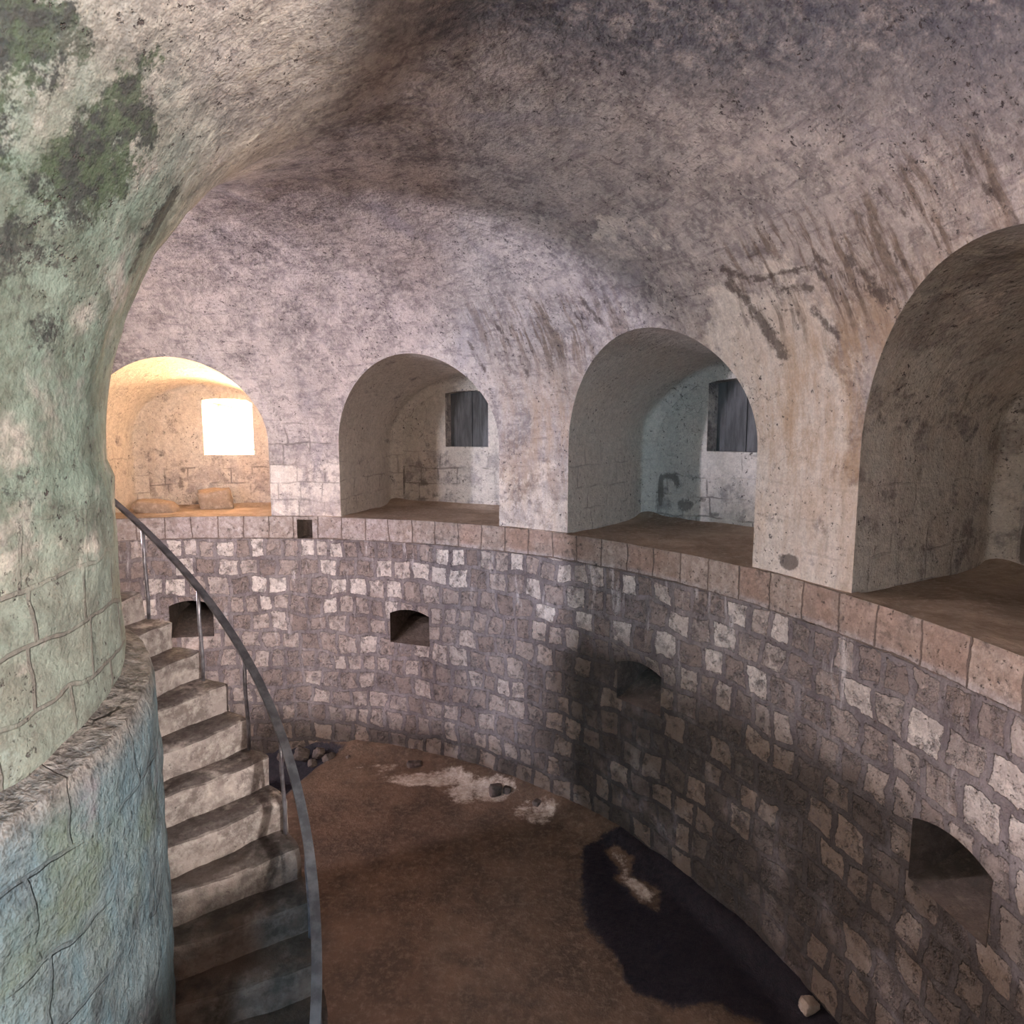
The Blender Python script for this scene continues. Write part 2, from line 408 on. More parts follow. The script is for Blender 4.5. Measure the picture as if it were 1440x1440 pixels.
def vault_attrs(az, ph):
    z = ZS + VB * np.sin(ph * D2R)
    inner = smooth(ph, 95, 140)
    low = 1 - smooth(ph, 14, 50)
    a = {}
    P = np.stack([az * .09, ph * .05, 0 * az], -1)
    n = fbm(P, 1.6, 3, 5)
    a['streak'] = np.clip(smooth(ph, 16, 27) * (1 - smooth(ph, 36, 48)) * (smooth(az, 27, 34) - .75 * smooth(az, 52, 56) + .75 * smooth(az, 63, 66)) * (.9 + n), 0, 1)
    a['mark'] = np.maximum(strokes(az, ph, MARKS), .85 * strokes(az, ph, STREAKS))
    a['moss'] = blob(az, ph, MOSS)
    a['algae'] = np.clip(inner * smooth(az, 35, 80) * (1 - smooth(az, 135, 170)) * smooth(ph, 128, 155) * 1.1, 0, 1)
    a['ochre'] = np.clip((1 - smooth(ph, 8, 34)) * smooth(az, 28, 38) * .75 + .55 * smooth(az, 62, 72) * (1 - smooth(ph, 18, 45)), 0, 1)
    a['white'] = np.clip(.25 * low * smooth(az, 50, 60) + .9 * low * (1 - smooth(np.abs(az - 66), 3, 8)) + .55 * blob(az, ph, [(56, 51, 5, 9, 1)])
                         + .45 * smooth(az, 95, 60) * inner * .6 - .1, 0, 1)
    a['grey'] = np.clip(smooth(az + .55 * ph, 102, 118) * (1 - smooth(ph, 98, 128)) * smooth(az, 66, 76) * smooth(ph, 26, 42) + .2 * blob(az, ph, [(35, 79, 6, 5, 1)]), 0, 1)
    a['courses'] = np.clip((1 - smooth(ph, 0, 20)) * (1 - smooth(az, 10, 30)) * .9 + 0 * ph, 0, 1)
    return a

def uvg(az, r, s): return np.stack([np.broadcast_to(az * D2R * r * S, np.broadcast(az, s).shape), np.broadcast_to(s * S, np.broadcast(az, s).shape)], -1)

def lump(P, amp, seed=0): return amp * fbm(P, .9, 4, seed)

# azimuth columns
def columns():
    cols = []                    # list of (az array, niche centre or None)
    segs = []
    for c in CENT: segs.append((c - HALF, c + HALF, c))
    segs.sort()
    allsegs = []
    for i, (a, b, c) in enumerate(segs):
        allsegs.append((a, b, c))
        nx = segs[i + 1][0] if i + 1 < len(segs) else segs[0][0] + 360
        allsegs.append((b, nx, None))
    return allsegs
SEGS = columns()

vault = Acc()
for a, b, c in SEGS:
    vis = (b > -28 and a < 112)
    if c is not None:
        n = 90 if vis else 24
        th = np.sin(np.linspace(-math.pi / 2, math.pi / 2, n)); az = c + HALF * th
        z0 = arch_z(th)
    else:
        n = max(4, int((b - a) * (3.6 if vis else 1)))
        az = np.linspace(a, b, n); z0 = np.full(n, ZS)
    m = 190 if vis else 60
    p0 = phi_of_z(z0) / D2R
    t = np.linspace(0, 1, m)[None, :]
    # the middle part of every column shares the same profile stations so neighbours meet
    ph = p0[:, None] + (180 - p0[:, None]) * t
    AZ = np.broadcast_to(az[:, None], ph.shape)
    rr = RC + VA * np.cos(ph * D2R); zz = ZS + VB * np.sin(ph * D2R)
    P = pol(AZ, rr, zz)
    w = np.clip((ph - p0[:, None]) / 12, 0, 1) * np.clip((180 - ph) / 12, 0, 1)
    d = (fbm(P, .8, 4, 3) * .045 + fbm(P, 4.5, 2, 9) * .010) * w * S
    wa = np.minimum(1, np.minimum(ph, 180 - ph) / 6) if False else w
    nr = np.cos(ph * D2R); nz = np.sin(ph * D2R)
    P = P + np.stack([np.sin(AZ * D2R) * nr, np.cos(AZ * D2R) * nr, nz], -1) * (d * wa)[..., None]
    vault.grid(P, uvg(AZ, RO, ph * D2R * VB), flip=False, **vault_attrs(np.where(AZ > 300, AZ - 360, AZ), ph))
vault.out('ceiling', M_PL, smooth=True, kind='structure')

# piers between the niches, from the ledge to the springing
for a, b, c in SEGS:
    if c is not None: continue
    n = max(6, int((b - a) * 5)); m = 44
    az = np.linspace(a, b, n)[:, None]; z = np.linspace(-1.02, ZS, m)[None, :]
    P = pol(az, RO, z); AZ = np.broadcast_to(az, P.shape[:2]); Z = np.broadcast_to(z, AZ.shape)
    edge = np.clip(np.minimum(AZ - a, b - AZ) / 1.2, 0, 1) * np.clip((ZS - Z) / .1, 0, 1)
    d = (fbm(P, 2.2, 3, 13) * .035 * edge - .03 * (1 - np.clip(np.minimum(AZ - a, b - AZ) / .5, 0, 1)) * 0)
    dd = np.stack([np.sin(AZ * D2R), np.cos(AZ * D2R), 0 * AZ], -1)
    P = P + dd * d[..., None]
    azm = (a + b) / 2
    hole = None
    ac = Acc()
    far = azm < 25
    va = vault_attrs(np.where(AZ > 300, AZ - 360, AZ), 0 * AZ)
    dn_ = smooth(ZS - Z, 0, .35)
    own = dict(ochre=np.clip(.25 + .4 * (azm > 30) + .1 * Z, 0, 1), white=(.7 if azm > 50 else .45), courses=.6 if far else .25, streak=.25 * (azm > 28) * smooth(AZ, b - 4, b - .5), mark=0., moss=0., algae=0., grey=0.)
    own['mark'] = blob(AZ, Z, [(67.4, -.90, 1.2, .07, 1.3), (66, -.62, 1.5, .05, .4), (70, -.3, 1.3, .06, .4)]) if 60 < azm < 75 else 0.
    ac.grid(P, uvg(AZ, RO, Z - ZS), **{k_: va[k_] * (1 - dn_) + (own[k_] + 0 * Z) * dn_ for k_ in va})
    ac.out('wall_pier', M_PL, smooth=True, kind='structure')

# ------------------------------------------------------------------ niches
NICHE = {-9: dict(y=6.62, wl=.93, wr=1.08, cr=.66, win=(-.05, .60, -.29, .45), open=True),
         22: dict(y=7.02, wl=1.33, wr=1.25, cr=.76, win=(-.46, .19, -.18, .55)),
         53: dict(y=7.02, wl=1.48, wr=1.25, cr=.76, win=(-.60, .12, -.19, .54)),
         84: dict(y=6.98, wl=1.72, wr=1.4, cr=.78, win=(-.35, .35, -.19, .54))}
def loc(c, x, y, z):             # niche-local (x tangential, y outward) to world
    s, k = math.sin(c * D2R), math.cos(c * D2R)
    return W(CX + np.asarray(x) * k + np.asarray(y) * s, CY - np.asarray(x) * s + np.asarray(y) * k, z)

LEDGE_Z = -1.0
for ni, c in enumerate(CENT):
    q = NICHE.get(c, dict(y=6.9, wl=1.2, wr=1.2, cr=.72, win=(-.42, .42, -.3, .55), open=True))
    door = (c == 146)
    if c == 270: q = dict(y=6.9, wl=1.25, wr=1.2, cr=.72, win=(-1.1, -.4, -.3, .40), open=True)
    if door: q = dict(y=6.9, wl=1.2, wr=1.2, cr=.72, win=(-.75, .75, -.995, .6), open=True)
    vis = c in NICHE
    # outline parameter: left jamb up, arch, right jamb down
    nj = 14; na = 90 if (c > -30 and c - HALF < 112 or c == -40 and False) else 24
    th = np.sin(np.linspace(-math.pi / 2, math.pi / 2, na))
    zj = np.linspace(-1.02, ZS, nj, endpoint=False)
    fth = np.concatenate([np.full(nj, -1.), th, np.full(nj, 1.)])
    fz = np.concatenate([zj, arch_z(th), zj[::-1]])
    fr = rv(fz)
    fx = fr * np.sin(fth * HALF * D2R); fy = fr * np.cos(fth * HALF * D2R)
    bx = np.where(fth < 0, q['wl'], q['wr']) * fth
    crown = q['cr']; bz = np.where(fz > ZS, ZS + (crown - ZS) * (fz - ZS) / ARISE, fz)
    fil = .16                    # softened corner between vault and back wall
    vs = np.concatenate([np.linspace(0, .94, 26), np.ones(0)])
    X = []; Y = []; Z = []; SL = []
    for v in vs:
        e = v
        X.append(fx + (bx - fx) * e); Y.append(fy + (q['y'] - fy) * e * (1 - 0)); Z.append(fz + (bz - fz) * e ** 1.4); SL.append(v * 1.5)
    lastx, lasty, lastz = X[-1], Y[-1], Z[-1]
    for t in np.linspace(.2, 1, 5):
        sft = math.sin(t * math.pi / 2); cft = 1 - math.cos(t * math.pi / 2)
        k_in = fil * cft
        X.append(lastx - np.sign(fth) * np.minimum(np.abs(fth) * k_in * 1.0, k_in) + 0 * fz)
        zz = lastz - np.where(fz > ZS, (fz - ZS) / ARISE, 0) * k_in * .6
        Z.append(zz); Y.append(lasty + (q['y'] - lasty) * sft); SL.append(1.5 + t * .15)
    X = np.array(X); Y = np.array(Y); Z = np.array(Z); SLv = np.array(SL)[:, None] + 0 * X
    P = loc(c, X, Y, Z)
    per = np.concatenate([[0], np.cumsum(np.hypot(np.diff(fx), np.diff(fz)))])[None, :] + 0 * X
    inner = np.clip(np.arange(len(X)) / 4, 0, 1)[:, None] * np.clip((len(X) - 1 - np.arange(len(X))) / 3, 0, 1)[:, None]
    nn = fbm(P, 1.3, 3, 30 + ni) * .035 * inner
    cen = loc(c, X * 0, Y, X * 0 - .3); dirv = P - cen; dirv /= np.linalg.norm(dirv, axis=-1, keepdims=True) + 1e-6
    P = P + dirv * nn[..., None]
    ac = Acc()
    jamb = smooth(-Z, -.1, .5)
    white = {22: .75, 53: .9, 84: .55, -9: .75}.get(c, .3)
    UVn = np.stack([SLv * S, per * S], -1)
    zero = 0 * X
    gz = dict(ochre=zero + (.35 if c == 84 else .05), white=white + zero, courses=.55 * jamb, streak=zero, mark=zero, moss=zero,
              algae=zero + {84: .22, 53: .12, 22: .12}.get(c, 0), grey=zero + smooth(Z, .2, .8) * {84: .5, 53: .15, 22: .05}.get(c, 0))
    if c == 84:
        gz['mark'] = .5 * smooth(X * 0 + Z, -.05, .1) * smooth(-Z, -.5, -.2) + zero
    ac.grid(P, UVn, flip=True, **gz)
    # back wall with the window hole, columns share the outline of the last ring
    ox = X[-1]; oz = Z[-1]
    lx, rx = ox[0], ox[-1]
    def top(x):                  # height of the outline over x
        m = (np.arange(len(ox)) >= nj - 1) & (np.arange(len(ox)) <= nj + na)
        return np.interp(x, ox[m], oz[m])
    w0, w1, wz0, wz1 = q['win']
    xs = np.unique(np.round(np.concatenate([np.linspace(lx, w0, 14), np.linspace(w0, w1, 12), np.linspace(w1, rx, 12), ox[nj:nj + na]]), 5))
    lv = [np.linspace(-1.02, wz0, 12), np.linspace(wz0, wz1, 10)[1:], np.linspace(wz1, 9, 2)[1:]]
    zl = np.concatenate([lv[0], lv[1]])
    tp = top(xs)
    GZ = np.minimum(zl[None, :], tp[:, None])
    ext = wz1 + (tp[:, None] - wz1) * np.linspace(0, 1, 7)[None, 1:]
    ext = np.where(tp[:, None] > wz1, ext, tp[:, None])
    GZ = np.concatenate([GZ, ext], 1)
    GX = xs[:, None] + 0 * GZ
    # slightly cambered head of the opening
    wm = np.clip(1 - ((GX - (w0 + w1) / 2) / ((w1 - w0) / 2)) ** 2, 0, 1)
    if not door: GZ = GZ + np.where(np.abs(GZ - wz1) < .001, .03 * wm, 0)
    bump = fbm(np.stack([GX, GZ, GX * 0 + ni], -1), 2.6, 3, 41) * .022
    inw = (GX > w0 - .02) & (GX < w1 + .02) & (GZ > wz0 - .02) & (GZ < wz1 + .08)
    bump = np.where(inw, 0, bump)
    rim = np.minimum(np.minimum(GX - lx, rx - GX) / .15, np.clip((tp[:, None] - GZ) / .15, 0, 1)); bump = bump * np.clip(rim, 0, 1)
    BP = loc(c, GX, q['y'] + bump, GZ)
    V = BP.reshape(-1, 3); F = gridF(GX.shape[0], GX.shape[1])
    cxm = GX.ravel()[F].mean(1); czm = GZ.ravel()[F].mean(1)
    rowi = np.repeat(np.arange(GX.shape[1])[None, :], GX.shape[0], 0).ravel()[F].min(1)
    keep = ~((cxm > w0) & (cxm < w1) & (rowi >= 11) & (rowi < 11 + 9))
    base = ac.n
    lowb = smooth(-GZ, wz0 * -1 - .15, .55)
    zero = 0 * GX
    at = dict(ochre=zero + (.25 if c == -9 else .1), white=white * (1 - .4 * lowb), courses=np.clip(.1 + lowb, 0, 1) if c != 84 else .3 + zero, streak=zero,
              mark=(blob(GX, GZ, [(-1.22, -.66, .05, .22, 1.5), (-1.08, -.50, .16, .035, 1.3), (-.98, -.58, .05, .09, 1.1), (-.86, -.80, .13, .09, 1.4), (-.62, -.72, .06, .06, 1.1), (-.5, -.86, .1, .05, .9)]) if c == 53 else
                    blob(GX, GZ, [(-1.15, -.68, .035, .24, 1.3), (-.85, -.70, .16, .10, .85), (-.62, -.84, .1, .06, .9)]) if c == 22 else
                    blob(GX, GZ, [(-.35, -.52, .10, .04, 1.2), (-.37, -.68, .06, .10, .9), (-.6, -.3, .05, .05, .8)]) if c == -9 else zero),
              moss=zero, algae=zero + (.2 if c in (22, 53, 84) else 0), grey=zero)
    if c == 84: at['mark'] = blob(GX, GZ, [(lx + .05, -.78, .035, .2, 1.3), (lx + .25, -.62, .10, .06, .5)])
    nb = GX.size
    ac.V.append(V); ac.F.append(F[keep] + base); ac.U.append(np.stack([GX.ravel() * S, GZ.ravel() * S], -1))
    for k_, v_ in at.items(): ac.A.setdefault(k_, []).append((base, (v_ + zero).ravel()))
    ac.n += nb
    # reveals of the opening
    dp = (8.12 - q['y'] if q.get('open') else .22)
    sp = .04 if q.get('open') else 0.0
    if door: sp = 0
    xw = np.linspace(w0, w1, 12)
    head = wz1 + (0 if door else .03) * np.clip(1 - ((xw - (w0 + w1) / 2) / ((w1 - w0) / 2)) ** 2, 0, 1)
    ringx = np.concatenate([np.full(10, w0), xw, np.full(10, w1), xw[::-1]])
    ringz = np.concatenate([np.linspace(wz0, wz1, 10), head, np.linspace(wz1, wz0, 10), np.full(12, wz0)])
    dd = np.linspace(0, 1, 9)[:, None]
    mx = (w0 + w1) / 2; mz = (wz0 + wz1) / 2
    RX = mx + (ringx - mx)[None, :] * (1 - dd * sp / .5); RZ = mz + (ringz - mz)[None, :] * (1 - dd * sp / .5)
    RY = q['y'] + dd * dp + 0 * RX
    if q.get('open'):            # flange against the outer masonry
        RX = np.vstack([RX, mx + (ringx - mx) * 1.5]); RZ = np.vstack([RZ, mz + (ringz - mz) * 1.5]); RY = np.vstack([RY, RY[-1:]]); dd = np.vstack([dd, [[1]]])
    if c == -9:                  # broken sill
        RZ = RZ + np.where(ringz[None, :] <= wz0 + .001, (fbm(np.stack([RX * 5, RX * 0, dd * 0 + RX * 0], -1), 1.2, 2, 3) * .035) * np.minimum(1, dd * 5), 0)
    PR = loc(c, RX, RY, RZ)
    z0_ = 0 * RX
    ac.grid(PR, np.stack([RY * S, RZ * S + RX * S], -1), flip=False, ochre=z0_ + .1, white=z0_ + .3, courses=z0_, streak=z0_, mark=z0_, moss=z0_, algae=z0_, grey=z0_)
    ac.out('wall_niche', M_PL, smooth=True, kind='structure')
    # niche floor, reaching the masonry edge
    xs2 = np.linspace(-1, 1, 40); vv = np.linspace(0, 1, 26)[None, :]
    thf = xs2[:, None]
    f_x = R * .995 * np.sin(thf * HALF * D2R); f_y = R * .995 * np.cos(thf * HALF * D2R)
    b_x = np.where(thf < 0, q['wl'], q['wr']) * thf * 1.02
    LX = f_x + (b_x - f_x) * vv; LY = f_y + (q['y'] + .04 - f_y) * vv
    Pz = fbm(np.stack([LX, LY, LX * 0 + ni], -1), 1.5, 4, 55) * .035
    LZ = LEDGE_Z + Pz * np.clip(vv * 6, .25, 1) + .05 * smooth(np.abs(thf) * vv, .7, 1.0) + .05 * smooth(vv, .85, 1)
    ac = Acc(); ac.grid(loc(c, LX, LY, LZ), flip=False, dust=0 * LX, wet=0 * LX)
    ac.out('floor_niche', M_LE, smooth=True, kind='structure')
    # window leaves / recess ends
    if not q.get('open'):
        wt = thing('window_shutter', tuple(loc(c, mx, q['y'] + .19, wz0)),
                   {22: 'dark slate-grey two-leaf shutter closing the small square window of the second niche from the left',
                    53: 'dark slate-grey shutter half hidden behind the pier in the third niche from the left',
                    84: 'dark slate-grey shutter in the back wall of the large niche at the right edge'}[c], 'shutter')
        bpy.context.view_layer.update()
        for sgn in (-1, 1):
            a0, a1 = (w0 - .01, mx - .006) if sgn < 0 else (mx + .006, w1 + .01)
            V = []; F = []
            npl = 3
            for p in range(npl):
                x0 = a0 + (a1 - a0) * p / npl + .001; x1 = a0 + (a1 - a0) * (p + 1) / npl - .001
                o_ = len(V)
                for yy in (.17 + .002 * (p % 2), .20):
                    V += [loc(c, x0, q['y'] + yy, wz0 - .01), loc(c, x1, q['y'] + yy, wz0 - .01), loc(c, x1, q['y'] + yy, wz1 + .06), loc(c, x0, q['y'] + yy, wz1 + .06)]
                F += [(o_, o_ + 1, o_ + 2, o_ + 3), (o_ + 7, o_ + 6, o_ + 5, o_ + 4), (o_, o_ + 4, o_ + 5, o_ + 1), (o_ + 1, o_ + 5, o_ + 6, o_ + 2), (o_ + 2, o_ + 6, o_ + 7, o_ + 3), (o_ + 3, o_ + 7, o_ + 4, o_)]
            V = np.array(V) - np.array(wt.location)
            make('shutter_leaf', V, F, M_SH, parent=wt)
        V = []
        for yy in (.155, .172):
            for (x, z) in ((mx - .012, wz0), (mx + .012, wz0), (mx + .012, wz1 + .05), (mx - .012, wz1 + .05)): V.append(loc(c, x, q['y'] + yy, z))
        F = [(0, 1, 2, 3), (7, 6, 5, 4), (0, 4, 5, 1), (1, 5, 6, 2), (2, 6, 7, 3), (3, 7, 4, 0)]
        make('meeting_rail', np.array(V) - np.array(wt.location), F, M_SH, parent=wt)
        # blind end of the recess
        V = [loc(c, w0 - .02, q['y'] + .215, wz0 - .02), loc(c, w1 + .02, q['y'] + .215, wz0 - .02), loc(c, w1 + .02, q['y'] + .215, wz1 + .07), loc(c, w0 - .02, q['y'] + .215, wz1 + .07)]
        make('wall_recess_back', V, [(0, 1, 2, 3)], M_SH, kind='structure')

# ------------------------------------------------------------------ lower masonry wall with its putlog recesses
HOLES = [(-8.7, 2.65, -2.50, -2.10), (20.4, 2.75, -2.50, -2.14), (51.8, 2.75, -2.52, -2.16), (82.0, 2.7, -2.50, -2.14), (113, 2.7, -2.5, -2.14), (6.3, 1.0, -1.27, -1.04), (67.6, .0, -9, -9)]
az_lines = np.arange(-60, 300, .25)
for h in HOLES[:6]:
    az_lines = az_lines[(np.abs(az_lines - (h[0] - h[1])) > .14) & (np.abs(az_lines - (h[0] + h[1])) > .14)]
    az_lines = np.concatenate([az_lines, [h[0] - h[1], h[0] + h[1]]])
az_lines = np.sort(np.append(az_lines, 300))
z_lines = np.sort(np.unique(np.round(np.concatenate([np.linspace(-4.05, -1.0, 110), [-2.5, -2.52, -2.1, -2.14, -2.16, -1.27, -1.04]]), 4)))
AZ = az_lines[:, None] + 0 * z_lines[None, :]; Z = z_lines[None, :] + 0 * AZ
def dome(AZ, Z):                 # segmental heads
    out = Z.copy()
    for hc, hw, z0, z1 in HOLES[:5]:
        m = (np.abs(AZ - hc) <= hw + .001) & (np.abs(Z - z1) < .0005)
        out = np.where(m, Z + .06 * np.clip(1 - ((AZ - hc) / hw) ** 2, 0, 1), out)
        # keep the rows above from crossing
        m2 = (np.abs(AZ - hc) <= hw + .001) & (Z > z1) & (Z < z1 + .14)
        out = np.where(m2, z1 + .06 * np.clip(1 - ((AZ - hc) / hw) ** 2, 0, 1) * (1 - (Z - z1) / .14) + (Z - z1), out)
    return out
ZD = dome(AZ, Z)
P = pol(AZ, R, ZD)
hm = np.ones(AZ.shape)
for hc, hw, z0, z1 in HOLES[:6]:
    dh_ = np.maximum(np.abs(AZ - hc) - hw, 0) * .096; dz_ = np.maximum(np.maximum(z0 - Z, Z - z1 - .06), 0)
    hm = np.minimum(hm, np.clip(np.hypot(dh_, dz_) / .12, 0, 1))
dn = hm * (fbm(P, 1.0, 3, 70) * .035 + fbm(P, 5.5, 3, 71) * .022) * np.clip((-1.0 - Z) / .05, .3, 1)
P = P + np.stack([np.sin(AZ * D2R), np.cos(AZ * D2R), 0 * AZ], -1) * dn[..., None]
azc = AZ.ravel(); zc = Z.ravel()
F = gridF(AZ.shape[0], AZ.shape[1])
fa = azc[F].mean(1); fz_ = zc[F].mean(1); keep = np.ones(len(F), bool)
for hc, hw, z0, z1 in HOLES[:6]: keep &= ~((np.abs(fa - hc) < hw) & (fz_ > z0) & (fz_ < z1))
u = uvg(AZ, R, Z)
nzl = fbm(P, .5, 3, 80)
damp = smooth(AZ + nzl * 6, 34, 42) * smooth(-Z + nzl * .3, 1.9, 2.4)  # cast shade on the lower right wall painted in along with the damp film
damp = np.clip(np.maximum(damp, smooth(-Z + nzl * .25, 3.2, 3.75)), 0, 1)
pale = np.clip((1 - smooth(AZ, 12, 30)) * .5 + smooth(-Z, 1.2, 1.3) * (1 - smooth(-Z, 1.7, 2.1)) * .9, 0, 1) * (1 - smooth(-Z, 2.3, 3.0))  # light falling on the upper band and left side, painted in as paler stone
capa = (Z > -1.272).astype(float)
ac = Acc(); ac.V.append(P.reshape(-1, 3)); ac.F.append(F[keep][:, ::-1]); ac.U.append(u.reshape(-1, 2)); ac.n = P.shape[0] * P.shape[1]
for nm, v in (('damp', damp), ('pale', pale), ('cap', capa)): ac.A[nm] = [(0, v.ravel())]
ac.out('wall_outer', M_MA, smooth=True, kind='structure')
# top strip of the masonry between the edge and the piers
az = np.linspace(-60, 300, 900)[:, None]; t = np.linspace(0, 1, 4)[None, :]
AZ = az + 0 * t
P = pol(AZ, R - .012 + t * .10 + 0 * AZ, LEDGE_Z + .004 + .0 * AZ + 0 * t)
P[..., 2] += (fbm(P, 3, 2, 5) * .008)
ac = Acc(); ac.grid(P, flip=False, dust=0 * AZ, wet=0 * AZ); ac.out('trim_1', M_LE, smooth=True, kind='structure')
# recess linings
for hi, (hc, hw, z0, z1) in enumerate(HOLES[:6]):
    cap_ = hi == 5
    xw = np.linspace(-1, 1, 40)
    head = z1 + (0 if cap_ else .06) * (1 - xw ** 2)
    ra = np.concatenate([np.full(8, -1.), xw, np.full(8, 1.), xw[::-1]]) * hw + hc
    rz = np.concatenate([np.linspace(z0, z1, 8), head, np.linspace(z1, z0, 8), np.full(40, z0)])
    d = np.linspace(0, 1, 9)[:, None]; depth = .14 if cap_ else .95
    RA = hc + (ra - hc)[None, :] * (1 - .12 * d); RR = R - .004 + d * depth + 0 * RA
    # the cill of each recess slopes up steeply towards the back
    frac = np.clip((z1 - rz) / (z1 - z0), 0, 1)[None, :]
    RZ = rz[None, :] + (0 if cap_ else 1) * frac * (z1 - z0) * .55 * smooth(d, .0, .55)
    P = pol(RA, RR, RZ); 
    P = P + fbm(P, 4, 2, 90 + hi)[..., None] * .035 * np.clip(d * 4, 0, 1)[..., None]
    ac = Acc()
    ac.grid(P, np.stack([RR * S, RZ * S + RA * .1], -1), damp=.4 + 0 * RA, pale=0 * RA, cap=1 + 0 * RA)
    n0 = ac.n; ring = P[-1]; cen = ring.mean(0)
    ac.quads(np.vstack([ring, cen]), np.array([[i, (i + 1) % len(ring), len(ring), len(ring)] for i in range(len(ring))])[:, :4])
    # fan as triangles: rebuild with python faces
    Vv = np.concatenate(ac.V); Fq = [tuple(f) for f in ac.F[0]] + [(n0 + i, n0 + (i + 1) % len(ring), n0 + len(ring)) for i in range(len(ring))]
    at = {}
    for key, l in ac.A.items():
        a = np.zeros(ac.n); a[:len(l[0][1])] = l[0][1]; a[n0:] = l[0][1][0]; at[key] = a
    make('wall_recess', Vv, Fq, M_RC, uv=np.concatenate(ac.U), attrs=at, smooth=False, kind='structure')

# ------------------------------------------------------------------ pillar
def ledge_z(az):                 # the set-off falls gently with the stair
    return np.interp(az, [-40, 10, 45, 60, 80, 106, 140, 320], [-.98, -1.03, -1.08, -1.12, -1.19, -1.26, -1.33, -1.5])
az = np.linspace(-40, 320, 700)[:, None]; t = np.linspace(0, 1, 60)[None, :]
AZ = az + 0 * t; Zt = ZS; Zb = ledge_z(AZ) - .04
Z = Zt + (Zb - Zt) * t
P = pol(AZ, RI + .0 * AZ, Z)
cl = np.clip(t * 12, 0, 1)
d = (fbm(P, 1.1, 3, 3) * .06 + fbm(P, 4.5, 3, 9) * .02) * cl - .02 * smooth(t, .9, 1.)
P = P + np.stack([np.sin(AZ * D2R), np.cos(AZ * D2R), 0 * AZ], -1) * d[..., None]
ac = Acc(); z0_ = 0 * AZ
ac.grid(P, uvg(AZ, RI, Z + 7), flip=True, algae=np.clip(smooth(AZ, 35, 75) * (1 - smooth(AZ, 140, 175)) * (1.1 + .6 * smooth(t, .1, .7)), 0, 2) + z0_, white=.1 + .25 * smooth(t, 0, .2) + z0_, courses=.95 * smooth(t, .05, .4) + z0_, streak=z0_, mark=z0_,
        moss=blob(AZ, Z, [(90, -.2, 10, .12, .3), (78, -.35, 6, .1, .3)]) + z0_, ochre=z0_, grey=.25 * smooth(AZ, 100, 60) * smooth(-Z, .7, .1) + z0_)
ac.out('wall_inner', M_PL, smooth=True, kind='structure')
# drum below, with its rough set-off
az = np.linspace(-40, 320, 620)[:, None]
tt = np.concatenate([np.linspace(0, 1, 8), 1 + np.linspace(0, 1, 80)[1:]])[None, :]
AZ = az + 0 * tt
top = np.clip(tt, 0, 1); dwn = np.clip(tt - 1, 0, 1)
rr = RI - .05 + (RP - RI + .05) * top - .02 * (1 - np.clip(dwn * 30, 0, 1)) * (tt >= 1)
ZZ = ledge_z(AZ) + .05 * (1 - top) ** 2 - .02 * top + (-4.05 - ledge_z(AZ)) * dwn
P = pol(AZ, rr + 0 * AZ, ZZ)
d = fbm(P, 1.3, 3, 22) * .04 * np.clip(dwn * 6, .2, 1) + fbm(P, 5, 3, 25) * .018
P = P + np.stack([np.sin(AZ * D2R) * (tt >= 1), np.cos(AZ * D2R) * (tt >= 1), (tt < 1) * 1. + 0 * AZ], -1) * d[..., None]
ac = Acc(); ac.grid(P, uvg(AZ, RP, ZZ + 7), flip=True, dust=(1 - np.clip(dwn * 22, 0, 1)) + 0 * AZ)
ac.out('wall_inner_drum', M_DR, smooth=True, kind='structure')

# ------------------------------------------------------------------ pit floor
n = 330
xs = np.linspace(CX - 5.9, CX + 5.9, n)[:, None]; ys = np.linspace(CY - 5.9, CY + 5.9, n)[None, :]
X = xs + 0 * ys; Y = ys + 0 * xs
rr = np.hypot(X - CX, Y - CY)
sc = np.maximum(1, rr / 5.62)
def poly_sdf(X, Y, pts):
    inside = np.zeros(X.shape, bool); dmin = np.full(X.shape, 9.)
    m = len(pts)
    for i in range(m):
        x0, y0 = pts[i]; x1, y1 = pts[(i + 1) % m]
        dx, dy = x1 - x0, y1 - y0
        t = np.clip(((X - x0) * dx + (Y - y0) * dy) / (dx * dx + dy * dy + 1e-9), 0, 1)
        dmin = np.minimum(dmin, np.hypot(X - x0 - t * dx, Y - y0 - t * dy))
        c1 = ((y0 > Y) != (y1 > Y)) & (X < (x1 - x0) * (Y - y0) / (y1 - y0 + 1e-12) + x0)
        inside ^= c1
    return np.where(inside, dmin, -dmin)
PUD = [(.70, 5.78), (.60, 5.3), (.60, 4.79), (.78, 4.45), (.86, 4.15), (1.1, 4.02), (1.38, 4.07), (1.6, 3.95), (1.9, 3.7), (2.5, 3.6), (2.6, 4.6), (2.1, 5.4), (1.3, 6.05), (.95, 5.92)]
DRY = [(.86, 5.72), (.98, 5.8), (1.12, 5.6), (1.08, 5.4), (1.3, 5.2), (1.22, 4.95), (1.06, 5.05), (1.0, 5.25), (.9, 5.35), (.98, 5.5)]
HOLE = [(-3.9, 8.3), (-3.4, 8.0), (-2.6, 7.9), (-2.1, 7.72), (-2.3, 7.3), (-2.42, 6.95), (-2.5, 6.6), (-2.9, 6.3), (-3.6, 6.4), (-4.4, 6.9), (-4.4, 8.2)]
sp_ = poly_sdf(X, Y, PUD); sd_ = poly_sdf(X, Y, DRY); sh_ = poly_sdf(X, Y, HOLE)
wet = np.clip(.5 + sp_ * 4, 0, 1) * (1 - .85 * np.clip(.55 + sd_ * 6, 0, 1))
hol = np.clip(.5 + sh_ * 4, 0, 1)
wet = np.maximum(wet, hol)
Z = -ZF + .035 * fbm(np.stack([X, Y, 0 * X], -1), 1.1, 4, 60) - .03 * np.clip(sp_ * 3, 0, 1) - .42 * smooth(sh_, -.02, .28)
